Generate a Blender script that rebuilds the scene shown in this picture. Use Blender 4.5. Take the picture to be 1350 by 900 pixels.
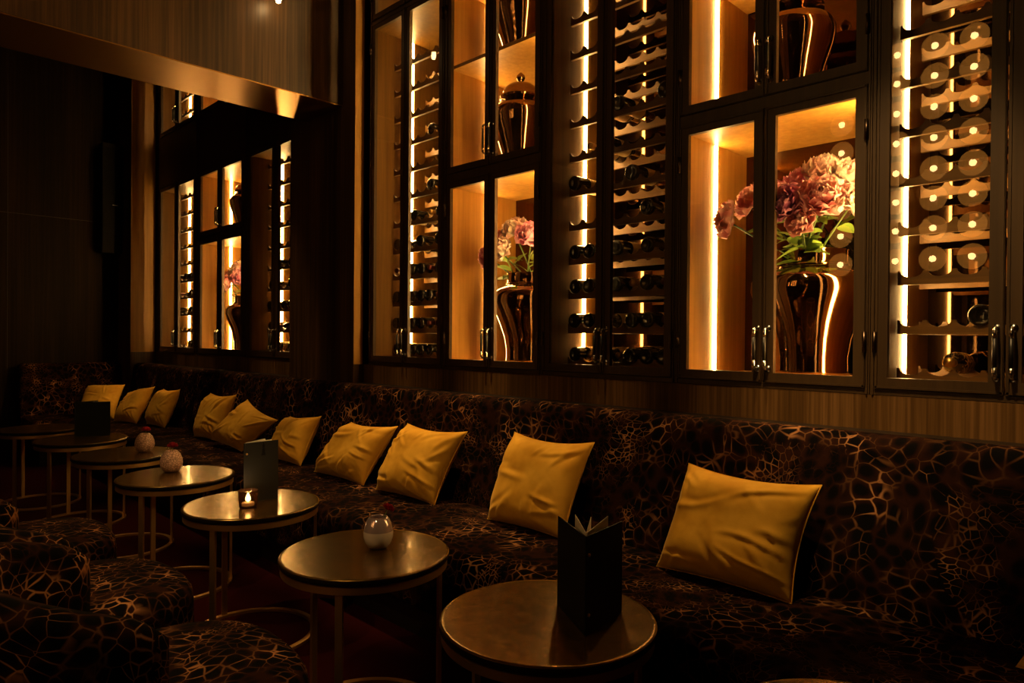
import bpy, math, random
from mathutils import Vector, Matrix, noise

S = bpy.context.scene
for o in list(bpy.data.objects):
    bpy.data.objects.remove(o)
COL = S.collection
R = math.radians
PI = math.pi

# ------------------------------------------------------------------ camera, world, light, exposure
cam_d = bpy.data.cameras.new('camera')
cam = bpy.data.objects.new('camera', cam_d)
COL.objects.link(cam)
cam_d.sensor_width = 36.0
cam_d.lens = 918.83 / 1350.0 * 36.0
cam_d.clip_start = 0.02
yaw, pitch, roll = 0.78617, 0.006568, 0.007911
fw = Vector((-math.sin(yaw) * math.cos(pitch), math.cos(yaw) * math.cos(pitch), -math.sin(pitch)))
r0 = Vector((math.cos(yaw), math.sin(yaw), 0))
u0 = r0.cross(fw)
rt = r0 * math.cos(roll) + u0 * math.sin(roll)
up = u0 * math.cos(roll) - r0 * math.sin(roll)
m = Matrix((rt, up, -fw)).transposed().to_4x4()
m.translation = Vector((0, -2.6, 1.25))
cam.matrix_world = m
S.camera = cam

w = bpy.data.worlds.new('dark_room')
S.world = w
w.use_nodes = True
w.node_tree.nodes['Background'].inputs[0].default_value = (0.05, 0.03, 0.018, 1)
w.node_tree.nodes['Background'].inputs[1].default_value = 0.02

S.view_settings.view_transform = 'Standard'
S.view_settings.look = 'None'
S.view_settings.gamma = 1.0
S.view_settings.exposure = 0.0
S.view_settings.use_curve_mapping = False
cy = S.cycles
cy.max_bounces = 10
cy.diffuse_bounces = 3
cy.glossy_bounces = 5
cy.transmission_bounces = 6
cy.transparent_max_bounces = 18
cy.sample_clamp_indirect = 4.0
cy.caustics_reflective = False
cy.caustics_refractive = False

LED = 105.0
WARM = (1.0, 0.56, 0.17)


def spot(name, loc, target, watts, size, blend=0.7, radius=0.05, color=(1.0, 0.60, 0.22)):
    d = bpy.data.lights.new(name, 'SPOT')
    d.energy = watts
    d.color = color
    d.spot_size = R(size)
    d.spot_blend = blend
    d.shadow_soft_size = radius
    o = bpy.data.objects.new(name, d)
    COL.objects.link(o)
    o.location = loc
    v = Vector(target) - Vector(loc)
    o.rotation_euler = v.to_track_quat('-Z', 'Y').to_euler()
    return o


# recessed ceiling downlights above the seating and the aisle
spot('ceiling_spot', (-2.75, -0.85, 4.1), (-2.70, -0.42, 0.62), 330, 22)
spot('ceiling_spot', (-1.95, -0.85, 4.1), (-1.98, -0.38, 0.80), 215, 18)
spot('ceiling_spot', (-1.05, -0.90, 4.1), (-1.12, -0.28, 1.00), 190, 20, 0.6)
spot('ceiling_spot', (-0.70, -1.7, 4.1), (-0.72, 0.0, 1.22), 400, 22, 0.6)
spot('ceiling_spot', (-3.70, -0.85, 4.1), (-3.55, -0.42, 0.62), 210, 22)
spot('ceiling_spot', (-5.2, -0.85, 4.1), (-5.0, -0.4, 0.6), 140, 32)
spot('ceiling_spot', (-6.9, -0.9, 4.1), (-7.0, -0.5, 0.6), 75, 32)
spot('ceiling_spot', (-2.0, -2.5, 4.1), (-2.0, -2.15, 0.5), 129, 24)
spot('ceiling_spot', (-3.2, -2.6, 4.1), (-3.0, -1.9, 0.3), 116, 34)
spot('ceiling_spot', (-1.0, -3.6, 4.1), (-2.6, -1.3, 0.3), 84, 36)

# ------------------------------------------------------------------ materials


def mat(name, base=(0.5, 0.5, 0.5), rough=0.5, metal=0.0, sheen=0.0, sheen_tint=None, coat=0.0, spec=None):
    M = bpy.data.materials.new(name)
    M.use_nodes = True
    b = M.node_tree.nodes['Principled BSDF']
    b.inputs['Base Color'].default_value = (*base, 1)
    b.inputs['Roughness'].default_value = rough
    b.inputs['Metallic'].default_value = metal
    if spec is not None:
        b.inputs['Specular IOR Level'].default_value = spec
    if sheen:
        b.inputs['Sheen Weight'].default_value = sheen
        b.inputs['Sheen Roughness'].default_value = 0.35
        if sheen_tint:
            b.inputs['Sheen Tint'].default_value = (*sheen_tint, 1)
    if coat:
        b.inputs['Coat Weight'].default_value = coat
        b.inputs['Coat Roughness'].default_value = 0.07
    return M


class NT:
    """tiny node helper"""

    def __init__(s, M):
        s.t = M.node_tree
        s.b = s.t.nodes['Principled BSDF']

    def n(s, kind, **kw):
        x = s.t.nodes.new('ShaderNode' + kind)
        for k, v in kw.items():
            if k in x.inputs:
                x.inputs[k].default_value = v
            else:
                setattr(x, k, v)
        return x

    def l(s, a, b):
        s.t.links.new(a, b)

    def ramp(s, stops):
        r = s.t.nodes.new('ShaderNodeValToRGB')
        e = r.color_ramp.elements
        while len(e) < len(stops):
            e.new(0.5)
        for i, (p, c) in enumerate(stops):
            e[i].position = p
            e[i].color = (*c, 1)
        return r


def wood(name, c0, c1, c2, scale=(55, 55, 0.9), rough=0.42, bump=0.15, spec=None):
    M = mat(name, rough=rough, spec=spec)
    t = NT(M)
    co = t.n('TexCoord')
    mp = t.n('Mapping')
    mp.inputs['Scale'].default_value = scale
    t.l(co.outputs['Object'], mp.inputs['Vector'])
    a = t.n('TexNoise', Scale=1.0, Detail=4.0, Roughness=0.65)
    t.l(mp.outputs[0], a.inputs['Vector'])
    mp2 = t.n('Mapping')
    mp2.inputs['Scale'].default_value = (scale[0] * 0.09, scale[1] * 0.09, scale[2] * 0.25)
    t.l(co.outputs['Object'], mp2.inputs['Vector'])
    c = t.n('TexNoise', Scale=1.0, Detail=2.0)
    t.l(mp2.outputs[0], c.inputs['Vector'])
    mx = t.n('Math', operation='MULTIPLY_ADD')
    mx.inputs[1].default_value = 0.5
    t.l(c.outputs['Fac'], mx.inputs[0])
    ml = t.n('Math', operation='MULTIPLY')
    ml.inputs[1].default_value = 0.62
    t.l(a.outputs['Fac'], ml.inputs[0])
    t.l(ml.outputs[0], mx.inputs[2])
    r = t.ramp([(0.38, c0), (0.54, c1), (0.72, c2)])
    t.l(mx.outputs[0], r.inputs[0])
    t.l(r.outputs[0], t.b.inputs['Base Color'])
    bp = t.n('Bump', Strength=bump, Distance=0.002)
    t.l(a.outputs['Fac'], bp.inputs['Height'])
    t.l(bp.outputs[0], t.b.inputs['Normal'])
    return M


def leopard(name, scale=21.0, seed=0.0, gain=1.0):
    M = mat(name, rough=0.9, spec=0.03)
    t = NT(M)
    co = t.n('TexCoord')
    mp = t.n('Mapping')
    mp.inputs['Location'].default_value = (seed, seed * 0.7, seed * 1.3)
    t.l(co.outputs['Object'], mp.inputs['Vector'])
    # warp so that cells swell and shrink in patches
    wn = t.n('TexNoise', Scale=5.0, Detail=1.5)
    t.l(mp.outputs[0], wn.inputs['Vector'])
    sb = t.n('VectorMath', operation='SUBTRACT')
    sb.inputs[1].default_value = (0.5, 0.5, 0.5)
    t.l(wn.outputs['Color'], sb.inputs[0])
    sc = t.n('VectorMath', operation='SCALE')
    sc.inputs['Scale'].default_value = 0.13
    t.l(sb.outputs[0], sc.inputs[0])
    ad = t.n('VectorMath', operation='ADD')
    t.l(mp.outputs[0], ad.inputs[0])
    t.l(sc.outputs[0], ad.inputs[1])
    # two nets of different mesh, chosen in patches
    v = t.n('TexVoronoi', feature='DISTANCE_TO_EDGE', Scale=scale)
    t.l(ad.outputs[0], v.inputs['Vector'])
    vb = t.n('TexVoronoi', feature='DISTANCE_TO_EDGE', Scale=scale * 1.9)
    t.l(ad.outputs[0], vb.inputs['Vector'])
    ch = t.n('TexNoise', Scale=3.3, Detail=0.0)
    t.l(mp.outputs[0], ch.inputs['Vector'])
    cr = t.ramp([(0.555, (0, 0, 0)), (0.575, (1, 1, 1))])
    t.l(ch.outputs['Fac'], cr.inputs[0])
    dm = t.n('Mix', data_type='FLOAT')
    t.l(cr.outputs[0], dm.inputs[0])
    t.l(v.outputs['Distance'], dm.inputs[2])
    t.l(vb.outputs['Distance'], dm.inputs[3])
    # line width changes, the net breaks up here and there
    pn = t.n('TexNoise', Scale=11.0, Detail=2.5)
    t.l(mp.outputs[0], pn.inputs['Vector'])
    wr = t.n('MapRange')
    wr.inputs['From Min'].default_value = 0.38
    wr.inputs['From Max'].default_value = 0.70
    wr.inputs['To Min'].default_value = 0.02
    wr.inputs['To Max'].default_value = 0.12
    t.l(pn.outputs['Fac'], wr.inputs['Value'])
    dv = t.n('Math', operation='DIVIDE')
    t.l(dm.outputs[0], dv.inputs[0])
    t.l(wr.outputs[0], dv.inputs[1])
    ln = t.ramp([(0.0, (1, 1, 1)), (0.45, (0.6, 0.6, 0.6)), (1.0, (0, 0, 0))])
    t.l(dv.outputs[0], ln.inputs[0])
    fn = t.n('TexNoise', Scale=6.5, Detail=2.0)
    t.l(mp.outputs[0], fn.inputs['Vector'])
    g = gain
    lc = t.ramp([(0.40, (0.035 * g, 0.013 * g, 0.006 * g)), (0.54, (0.24 * g, 0.105 * g, 0.045 * g)), (0.67, (0.85 * g, 0.40 * g, 0.17 * g))])
    t.l(fn.outputs['Fac'], lc.inputs[0])
    v2 = t.n('TexVoronoi', feature='F1', Scale=scale)
    t.l(ad.outputs[0], v2.inputs['Vector'])
    cc = t.ramp([(0.0, (0.003, 0.003, 0.003)), (0.40, (0.004, 0.003, 0.003)), (0.7, (0.022, 0.008, 0.005))])
    t.l(v2.outputs['Distance'], cc.inputs[0])
    mx = t.n('Mix', data_type='RGBA')
    t.l(ln.outputs[0], mx.inputs[0])
    t.l(cc.outputs[0], mx.inputs[6])
    t.l(lc.outputs[0], mx.inputs[7])
    t.l(mx.outputs[2], t.b.inputs['Base Color'])
    return M


def velvet(name, c0, c1):
    M = mat(name, rough=0.75, sheen=0.45, sheen_tint=(1.0, 0.75, 0.3), spec=0.2)
    t = NT(M)
    co = t.n('TexCoord')
    a = t.n('TexNoise', Scale=7.0, Detail=3.0, Roughness=0.6)
    t.l(co.outputs['Object'], a.inputs['Vector'])
    r = t.ramp([(0.34, c0), (0.66, c1)])
    t.l(a.outputs['Fac'], r.inputs[0])
    t.l(r.outputs[0], t.b.inputs['Base Color'])
    f = t.n('TexNoise', Scale=160.0, Detail=2.0)
    t.l(co.outputs['Object'], f.inputs['Vector'])
    bp = t.n('Bump', Strength=0.12, Distance=0.002)
    t.l(f.outputs['Fac'], bp.inputs['Height'])
    t.l(bp.outputs[0], t.b.inputs['Normal'])
    return M


def marble(name):
    M = mat(name, rough=0.22, coat=0.15, metal=0.75)
    t = NT(M)
    co = t.n('TexCoord')
    a = t.n('TexNoise', Scale=30.0, Detail=8.0, Roughness=0.75, Distortion=0.6)
    t.l(co.outputs['Object'], a.inputs['Vector'])
    r = t.ramp([(0.34, (0.09, 0.048, 0.009)), (0.50, (0.19, 0.105, 0.020)), (0.62, (0.27, 0.155, 0.032)), (0.72, (0.46, 0.28, 0.08))])
    t.l(a.outputs['Fac'], r.inputs[0])
    t.l(r.outputs[0], t.b.inputs['Base Color'])
    rr = t.n('MapRange')
    rr.inputs['To Min'].default_value = 0.19
    rr.inputs['To Max'].default_value = 0.30
    t.l(a.outputs['Fac'], rr.inputs['Value'])
    t.l(rr.outputs[0], t.b.inputs['Roughness'])
    mp = t.n('Mapping')
    mp.inputs['Scale'].default_value = (14, 60, 30)
    mp.inputs['Rotation'].default_value = (0, 0, 0.6)
    t.l(co.outputs['Object'], mp.inputs['Vector'])
    g = t.n('TexNoise', Scale=1.0, Detail=3.0)
    t.l(mp.outputs[0], g.inputs['Vector'])
    bp = t.n('Bump', Strength=0.016, Distance=0.004)
    t.l(g.outputs['Fac'], bp.inputs['Height'])
    t.l(bp.outputs[0], t.b.inputs['Normal'])
    return M


def glass_pane_mat(name):
    M = bpy.data.materials.new(name)
    M.use_nodes = True
    nt = M.node_tree
    nt.nodes.clear()
    out = nt.nodes.new('ShaderNodeOutputMaterial')
    tr = nt.nodes.new('ShaderNodeBsdfTransparent')
    tr.inputs[0].default_value = (0.97, 0.96, 0.94, 1)
    gl = nt.nodes.new('ShaderNodeBsdfGlossy')
    gl.inputs['Roughness'].default_value = 0.0
    fr = nt.nodes.new('ShaderNodeFresnel')
    fr.inputs[0].default_value = 1.75
    ge = nt.nodes.new('ShaderNodeNewGeometry')
    inv = nt.nodes.new('ShaderNodeMath')
    inv.operation = 'SUBTRACT'
    inv.inputs[0].default_value = 1.0
    mu = nt.nodes.new('ShaderNodeMath')
    mu.operation = 'MULTIPLY'
    mx = nt.nodes.new('ShaderNodeMixShader')
    nt.links.new(ge.outputs['Backfacing'], inv.inputs[1])
    nt.links.new(fr.outputs[0], mu.inputs[0])
    nt.links.new(inv.outputs[0], mu.inputs[1])
    nt.links.new(mu.outputs[0], mx.inputs[0])
    nt.links.new(tr.outputs[0], mx.inputs[1])
    nt.links.new(gl.outputs[0], mx.inputs[2])
    nt.links.new(mx.outputs[0], out.inputs[0])
    return M


def emit(name, color, strength, base=(0.8, 0.7, 0.5)):
    M = bpy.data.materials.new(name)
    M.use_nodes = True
    b = M.node_tree.nodes['Principled BSDF']
    b.inputs['Base Color'].default_value = (*base, 1)
    b.inputs['Emission Color'].default_value = (*color, 1)
    b.inputs['Emission Strength'].default_value = strength
    return M


def petal_mat(name, inner, outer):
    M = mat(name, rough=0.6, sheen=0.2)
    t = NT(M)
    co = t.n('TexCoord')
    a = t.n('TexNoise', Scale=24.0, Detail=3.0)
    t.l(co.outputs['Object'], a.inputs['Vector'])
    r = t.ramp([(0.35, inner), (0.62, outer)])
    t.l(a.outputs['Fac'], r.inputs[0])
    t.l(r.outputs[0], t.b.inputs['Base Color'])
    tl = t.n('BsdfTranslucent')
    t.l(r.outputs[0], tl.inputs[0])
    ms = t.n('MixShader')
    ms.inputs[0].default_value = 0.38
    out = [n_ for n_ in t.t.nodes if n_.type == 'OUTPUT_MATERIAL'][0]
    t.l(t.b.outputs[0], ms.inputs[1])
    t.l(tl.outputs[0], ms.inputs[2])
    t.l(ms.outputs[0], out.inputs[0])
    return M


M_WALL = wood('zebrano_wall', (0.020, 0.010, 0.0035), (0.060, 0.030, 0.011), (0.14, 0.075, 0.03))
M_FRAME = wood('dark_oak_frame', (0.030, 0.015, 0.004), (0.045, 0.023, 0.007), (0.065, 0.035, 0.011), rough=0.46, bump=0.06)
M_ENDWALL = wood('shaded_zebrano_wall', (0.0035, 0.0017, 0.0006), (0.010, 0.005, 0.0018), (0.022, 0.011, 0.004), rough=0.55, spec=0.08)  # same zebrano as the walls, the end wall's dimness put into its colour
M_INSIDE = wood('warm_oak_inside', (0.44, 0.215, 0.035), (0.58, 0.30, 0.055), (0.72, 0.40, 0.085), scale=(30, 30, 1.2), rough=0.4, bump=0.08)
M_CELLAR = wood('walnut_lining', (0.10, 0.047, 0.006), (0.15, 0.073, 0.010), (0.21, 0.106, 0.018), scale=(30, 30, 1.2), rough=0.45, bump=0.08, spec=0.25)
M_PANEL = wood('zebrano_panel', (0.035, 0.017, 0.004), (0.10, 0.05, 0.014), (0.22, 0.115, 0.04), rough=0.5, spec=0.2)
M_SOFFIT = mat('satin_brass_soffit', (0.46, 0.25, 0.065), 0.34, 1.0)
M_RACK = wood('walnut_rack', (0.08, 0.038, 0.007), (0.14, 0.068, 0.013), (0.20, 0.10, 0.022), scale=(2, 40, 40), rough=0.45)
M_BLACKTRIM = mat('black_trim', (0.012, 0.008, 0.006), 0.4)
M_MIRROR = mat('bronze_mirror', (0.10, 0.055, 0.025), 0.03, 1.0)
M_GLASS = glass_pane_mat('door_glass')
M_LED = emit('warm_led', WARM, LED)
M_LEO = leopard('leopard_velvet', 23.0, 0.0, 0.5)
M_LEO_B = leopard('leopard_velvet_chair', 27.0, 3.7, 0.62)
M_MUSTARD = velvet('mustard_velvet', (0.64, 0.32, 0.022), (0.82, 0.46, 0.05))
M_WELT = mat('mustard_piping', (0.5, 0.3, 0.06), 0.7)
M_MARBLE = marble('brown_marble')
M_EDGE = mat('black_stone_edge', (0.008, 0.006, 0.005), 0.25)
M_BRASS = mat('brushed_brass', (0.66, 0.42, 0.15), 0.42, 1.0)
M_CHROME = mat('chrome', (0.75, 0.72, 0.68), 0.16, 1.0)
M_LEATHER = mat('black_leather', (0.01, 0.009, 0.009), 0.4)
M_SMOKE = mat('smoked_mirror_glass', (0.27, 0.165, 0.085), 0.05, 1.0)
M_BOTTLE = mat('dark_bottle_glass', (0.008, 0.007, 0.004), 0.08, 0.0, coat=0.5)
M_LABEL = mat('cream_label', (0.80, 0.60, 0.30), 0.6)
M_FOIL = mat('gold_foil', (0.65, 0.40, 0.12), 0.35, 1.0)
M_FOIL_RED = mat('dark_foil', (0.10, 0.02, 0.015), 0.4, 0.5)
M_CARPET = mat('oxblood_carpet', (0.026, 0.0022, 0.0022), 0.95, spec=0.05)
M_CEIL = mat('dark_ceiling', (0.03, 0.022, 0.016), 0.8)
M_ROOM = mat('dark_room_wall', (0.035, 0.02, 0.012), 0.7)
M_MENU = mat('black_green_menu_cover', (0.005, 0.006, 0.005), 0.6, spec=0.15)
M_MENU_G = mat('charcoal_menu_cover', (0.020, 0.020, 0.018), 0.6, spec=0.15)
M_PAPER = mat('menu_paper', (0.85, 0.80, 0.72), 0.7)
M_BLACK = mat('black_plastic', (0.004, 0.004, 0.004), 0.7, spec=0.2)
M_WHITE = mat('white_mark', (0.8, 0.78, 0.72), 0.5)
M_LEAF = mat('green_leaf', (0.22, 0.36, 0.05), 0.5)
M_STEM = mat('green_stem', (0.08, 0.15, 0.03), 0.5)
M_PET = [petal_mat('coral_petal', (0.95, 0.34, 0.36), (0.98, 0.64, 0.60)),
         petal_mat('pink_petal', (0.92, 0.28, 0.48), (0.98, 0.58, 0.70)),
         petal_mat('blush_petal', (0.95, 0.55, 0.50), (0.98, 0.86, 0.76)),
         petal_mat('mauve_petal', (0.55, 0.12, 0.36), (0.84, 0.42, 0.55))]
M_REDFLOWER = mat('red_carnation', (0.42, 0.012, 0.02), 0.7)
M_CREAM = mat('cream_glaze', (0.72, 0.62, 0.54), 0.25, coat=0.4)
M_SILVER = mat('silver_glass', (0.66, 0.52, 0.56), 0.16, 0.55)
M_CRACKLE = None


def crackle():
    M = mat('crackled_white_glass', (0.7, 0.55, 0.42), 0.3)
    t = NT(M)
    co = t.n('TexCoord')
    v = t.n('TexVoronoi', feature='DISTANCE_TO_EDGE', Scale=75.0)
    t.l(co.outputs['Object'], v.inputs['Vector'])
    r = t.ramp([(0.0, (0.20, 0.10, 0.07)), (0.14, (0.72, 0.46, 0.36))])
    t.l(v.outputs['Distance'], r.inputs[0])
    t.l(r.outputs[0], t.b.inputs['Base Color'])
    bp = t.n('Bump', Strength=0.5, Distance=0.004)
    t.l(v.outputs['Distance'], bp.inputs['Height'])
    t.l(bp.outputs[0], t.b.inputs['Normal'])
    return M


M_CRACKLE = crackle()

# ------------------------------------------------------------------ mesh helpers


class MB:
    """collects shapes; build() links them as ONE mesh object"""

    def __init__(s):
        s.v, s.f, s.mi = [], [], []

    def add(s, vs, fs, mi=0):
        n = len(s.v)
        s.v += [tuple(p) for p in vs]
        s.f += [tuple(i + n for i in f) for f in fs]
        s.mi += [mi] * len(fs)
        return s

    def box(s, x0, x1, y0, y1, z0, z1, mi=0):
        vs = [(x, y, z) for z in (z0, z1) for y in (y0, y1) for x in (x0, x1)]
        return s.add(vs, [(0, 2, 3, 1), (4, 5, 7, 6), (0, 1, 5, 4), (2, 6, 7, 3), (0, 4, 6, 2), (1, 3, 7, 5)], mi)

    def lathe(s, prof, c=(0, 0, 0), seg=32, mi=0, axis='z'):
        vs, fs = [], []
        for (r, z) in prof:
            for k in range(seg):
                a = 2 * PI * k / seg
                p = (r * math.cos(a), r * math.sin(a), z)
                if axis == 'y':
                    p = (r * math.cos(a), z, -r * math.sin(a))
                if axis == 'x':
                    p = (z, r * math.cos(a), r * math.sin(a))
                vs.append((p[0] + c[0], p[1] + c[1], p[2] + c[2]))
        for i in range(len(prof) - 1):
            for k in range(seg):
                a, b = i * seg + k, i * seg + (k + 1) % seg
                fs.append((a, b, b + seg, a + seg))
        return s.add(vs, fs, mi)

    def tube(s, pts, rad, seg=10, mi=0, closed=False, cap=True):
        pts = [Vector(p) for p in pts]
        n = len(pts)
        rads = rad if isinstance(rad, (list, tuple)) else [rad] * n
        vs, fs = [], []
        prev = None
        for i, p in enumerate(pts):
            a = pts[(i - 1) % n] if (closed or i > 0) else p
            b = pts[(i + 1) % n] if (closed or i < n - 1) else p
            t = (b - a).normalized()
            if prev is None:
                ref = Vector((0, 0, 1)) if abs(t.z) < 0.9 else Vector((1, 0, 0))
                nx = t.cross(ref).normalized()
            else:
                nx = (prev - t * prev.dot(t)).normalized()
            prev = nx
            ny = t.cross(nx)
            for k in range(seg):
                q = 2 * PI * k / seg
                vs.append(p + (nx * math.cos(q) + ny * math.sin(q)) * rads[i])
        m_ = n if closed else n - 1
        for i in range(m_):
            for k in range(seg):
                a = i * seg + k
                b = i * seg + (k + 1) % seg
                c_ = ((i + 1) % n) * seg
                fs.append((a, b, c_ + (k + 1) % seg, c_ + k))
        if cap and not closed:
            fs.append(tuple(range(seg))[::-1])
            fs.append(tuple((n - 1) * seg + k for k in range(seg)))
        return s.add(vs, fs, mi)

    def prism_y(s, poly, y0, y1, mi=0):
        """polygon given in x,z and pushed along y"""
        n = len(poly)
        vs = [(x, y0, z) for x, z in poly] + [(x, y1, z) for x, z in poly]
        fs = [tuple(range(n)), tuple(range(2 * n - 1, n - 1, -1))]
        fs += [((i + 1) % n, i, i + n, (i + 1) % n + n) for i in range(n)]
        return s.add(vs, fs, mi)

    def sweep_x(s, prof, xs, mi=0, end=0.04):
        """rounded upholstery profile (y,z) run along x, its ends drawn in"""
        n = len(prof)
        cyy = sum(p[0] for p in prof) / n
        czz = sum(p[1] for p in prof) / n
        vs, fs = [], []
        st = [(xs[0], 0.0)] + [(xs[0] + end * (1 - math.cos(a)), math.sin(a)) for a in (R(30), R(60), R(90))]
        st += [(x, 1.0) for x in xs[1:-1]]
        st += [(xs[-1] - end * (1 - math.cos(a)), math.sin(a)) for a in (R(90), R(60), R(30))] + [(xs[-1], 0.0)]
        for x, k in st:
            for (y, z) in prof:
                dy, dz = y - cyy, z - czz
                L = math.hypot(dy, dz)
                q = max(0.0, L - end * (1 - k)) / L if L else 1
                vs.append((x, cyy + dy * q, czz + dz * q))
        for i in range(len(st) - 1):
            for k in range(n):
                a, b = i * n + k, i * n + (k + 1) % n
                fs.append((a, b, b + n, a + n))
        fs.append(tuple(range(n))[::-1])
        fs.append(tuple((len(st) - 1) * n + k for k in range(n)))
        return s.add(vs, fs, mi)

    def build(s, name, mats, parent=None, smooth=False, bevel=0.0, local=False, fixn=False):
        off = Vector((0, 0, 0))
        if parent is not None and not local:
            p = parent
            while p is not None:
                off += p.location
                p = p.parent
        me = bpy.data.meshes.new(name)
        me.from_pydata([(x - off[0], y - off[1], z - off[2]) for x, y, z in s.v], [], s.f)
        if not isinstance(mats, (list, tuple)):
            mats = [mats]
        for q in mats:
            me.materials.append(q)
        for i, p in enumerate(me.polygons):
            p.material_index = s.mi[i]
            p.use_smooth = smooth
        if fixn:
            import bmesh
            bm = bmesh.new()
            bm.from_mesh(me)
            bmesh.ops.remove_doubles(bm, verts=bm.verts, dist=1e-5)
            bmesh.ops.recalc_face_normals(bm, faces=bm.faces)
            bm.to_mesh(me)
            bm.free()
        me.update()
        o = bpy.data.objects.new(name, me)
        COL.objects.link(o)
        if parent is not None:
            o.parent = parent
        if bevel:
            b = o.modifiers.new('bevel', 'BEVEL')
            b.width = bevel
            b.segments = 2
            b.limit_method = 'ANGLE'
        return o


def tag(o, label, cat, group=None, kind=None):
    o['label'] = label
    o['category'] = cat
    if group:
        o['group'] = group
    if kind:
        o['kind'] = kind
    return o


def thing(name, label, cat, loc=(0, 0, 0), group=None):
    o = bpy.data.objects.new(name, None)
    o.empty_display_size = 0.1
    COL.objects.link(o)
    o.location = loc
    return tag(o, label, cat, group)


def struct(o):
    o['kind'] = 'structure'
    return o


def copy_tree(o, parent=None):
    c = o.copy()
    COL.objects.link(c)
    c.parent = parent
    for ch in list(o.children):
        copy_tree(ch, c)
    return c


ORD = ['first', 'second', 'third', 'fourth', 'fifth', 'sixth', 'seventh', 'eighth', 'ninth', 'tenth', 'eleventh', 'twelfth']

# ------------------------------------------------------------------ the setting
FX0, FX1 = -8.06, 0.02          # far end and near end of the cabinet run
b = MB().box(-8.6, 2.6, -4.75, 0.75, -0.05, 0.0)
o = struct(b.build('floor', M_CARPET))
o['label'] = 'oxblood carpeted floor under the tables'
b = MB().box(-8.6, 2.6, -4.75, 0.75, 4.4, 4.5)
struct(b.build('ceiling', M_CEIL))
b = MB().box(FX0, 2.5, 0.0, 0.7, 0.0, 1.058).box(FX1, 2.5, 0.0, 0.7, 1.058, 4.4).box(FX0, FX1, 0.0, 0.7, 4.06, 4.4)
struct(b.build('wall_back', M_PANEL))
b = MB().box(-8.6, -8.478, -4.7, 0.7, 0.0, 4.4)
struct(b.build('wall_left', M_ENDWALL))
b = MB().box(-8.478, FX0, -0.25, 0.7, 0.0, 4.4)
struct(b.build('wall_corner', M_WALL))
b = MB().box(-8.6, 2.6, -4.75, -4.62, 0.0, 4.4)
struct(b.build('wall_front', M_ROOM))
b = MB().box(2.5, 2.6, -4.62, 0.7, 0.0, 4.4)
struct(b.build('wall_right', M_ROOM))
b = MB().box(-4.895, -4.012, -0.079, -0.001, 0.0, 4.4)
struct(b.build('wall_pier', M_WALL))
b = MB().box(-4.65, -4.16, -4.62, -0.08, 2.807, 4.4)
struct(b.build('wall_bulkhead', M_WALL))
# veneer seams on the end wall
b = MB()
for yy in (-1.25, -2.5, -3.7):
    b.box(-8.478, -8.4755, yy - 0.002, yy + 0.002, 0.9, 4.4)
b.box(-8.478, -8.4755, -4.6, -0.26, 2.45, 2.455)
struct(b.build('trim_1', M_BLACKTRIM))
# dark ledge that closes the gap behind the banquette
b = MB().box(-4.012, 1.2, -0.085, -0.001, 0.90, 0.938).box(-8.06, -4.895, -0.085, -0.001, 0.90, 0.938)
struct(b.build('trim_2', M_BLACKTRIM))
# satin brass soffit under the bulkhead
b = MB().box(-4.648, -4.162, -4.6, -0.081, 2.800, 2.8065)
struct(b.build('trim_3', M_SOFFIT))
# lighter strips on the two reveals, the cabinets' glow put into their colour
b = MB().box(-4.0118, -4.009, -0.0785, -0.012, 1.06, 4.05)
struct(b.build('trim_4', M_INSIDE))
b = MB().box(-8.0598, -8.057, -0.248, -0.012, 1.06, 4.05)
struct(b.build('trim_5', M_INSIDE))

# ------------------------------------------------------------------ cabinets
DEP = 0.57
TOPZ = 4.05


def scallop_poly(x0, x1, z0, h, n):
    """long board with n round scallops cut in its top edge"""
    p = (x1 - x0) / n
    rr = p * 0.43
    poly = [(x0, z0), (x1, z0), (x1, z0 + h)]
    for i in range(n - 1, -1, -1):
        cx = x0 + (i + 0.5) * p
        for k in range(0, 9):
            a = PI * k / 8
            poly.append((cx + rr * math.cos(a), z0 + h - 0.62 * rr * math.sin(a)))
    poly.append((x0, z0 + h))
    return poly


def make_handle(door, x, z0, z1, side):
    h = MB()
    h.tube([(x, -0.038, z0 + 0.028), (x, -0.038, z1 - 0.028)], 0.0068, 10, 0)
    for z, s in ((z0, 1), (z1, -1)):
        h.tube([(x, -0.001, z), (x, -0.03, z), (x, -0.038, z + 0.008 * s), (x, -0.038, z + 0.032 * s)], [0.006, 0.0055, 0.006, 0.0072], 10, 1)
        h.lathe([(0.0, -0.006), (0.013, -0.006), (0.013, -0.003), (0.0, -0.003)], (x, 0, z), 12, 1, 'y')
    return h.build('handle', [M_LEATHER, M_CHROME], door, smooth=True)


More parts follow.
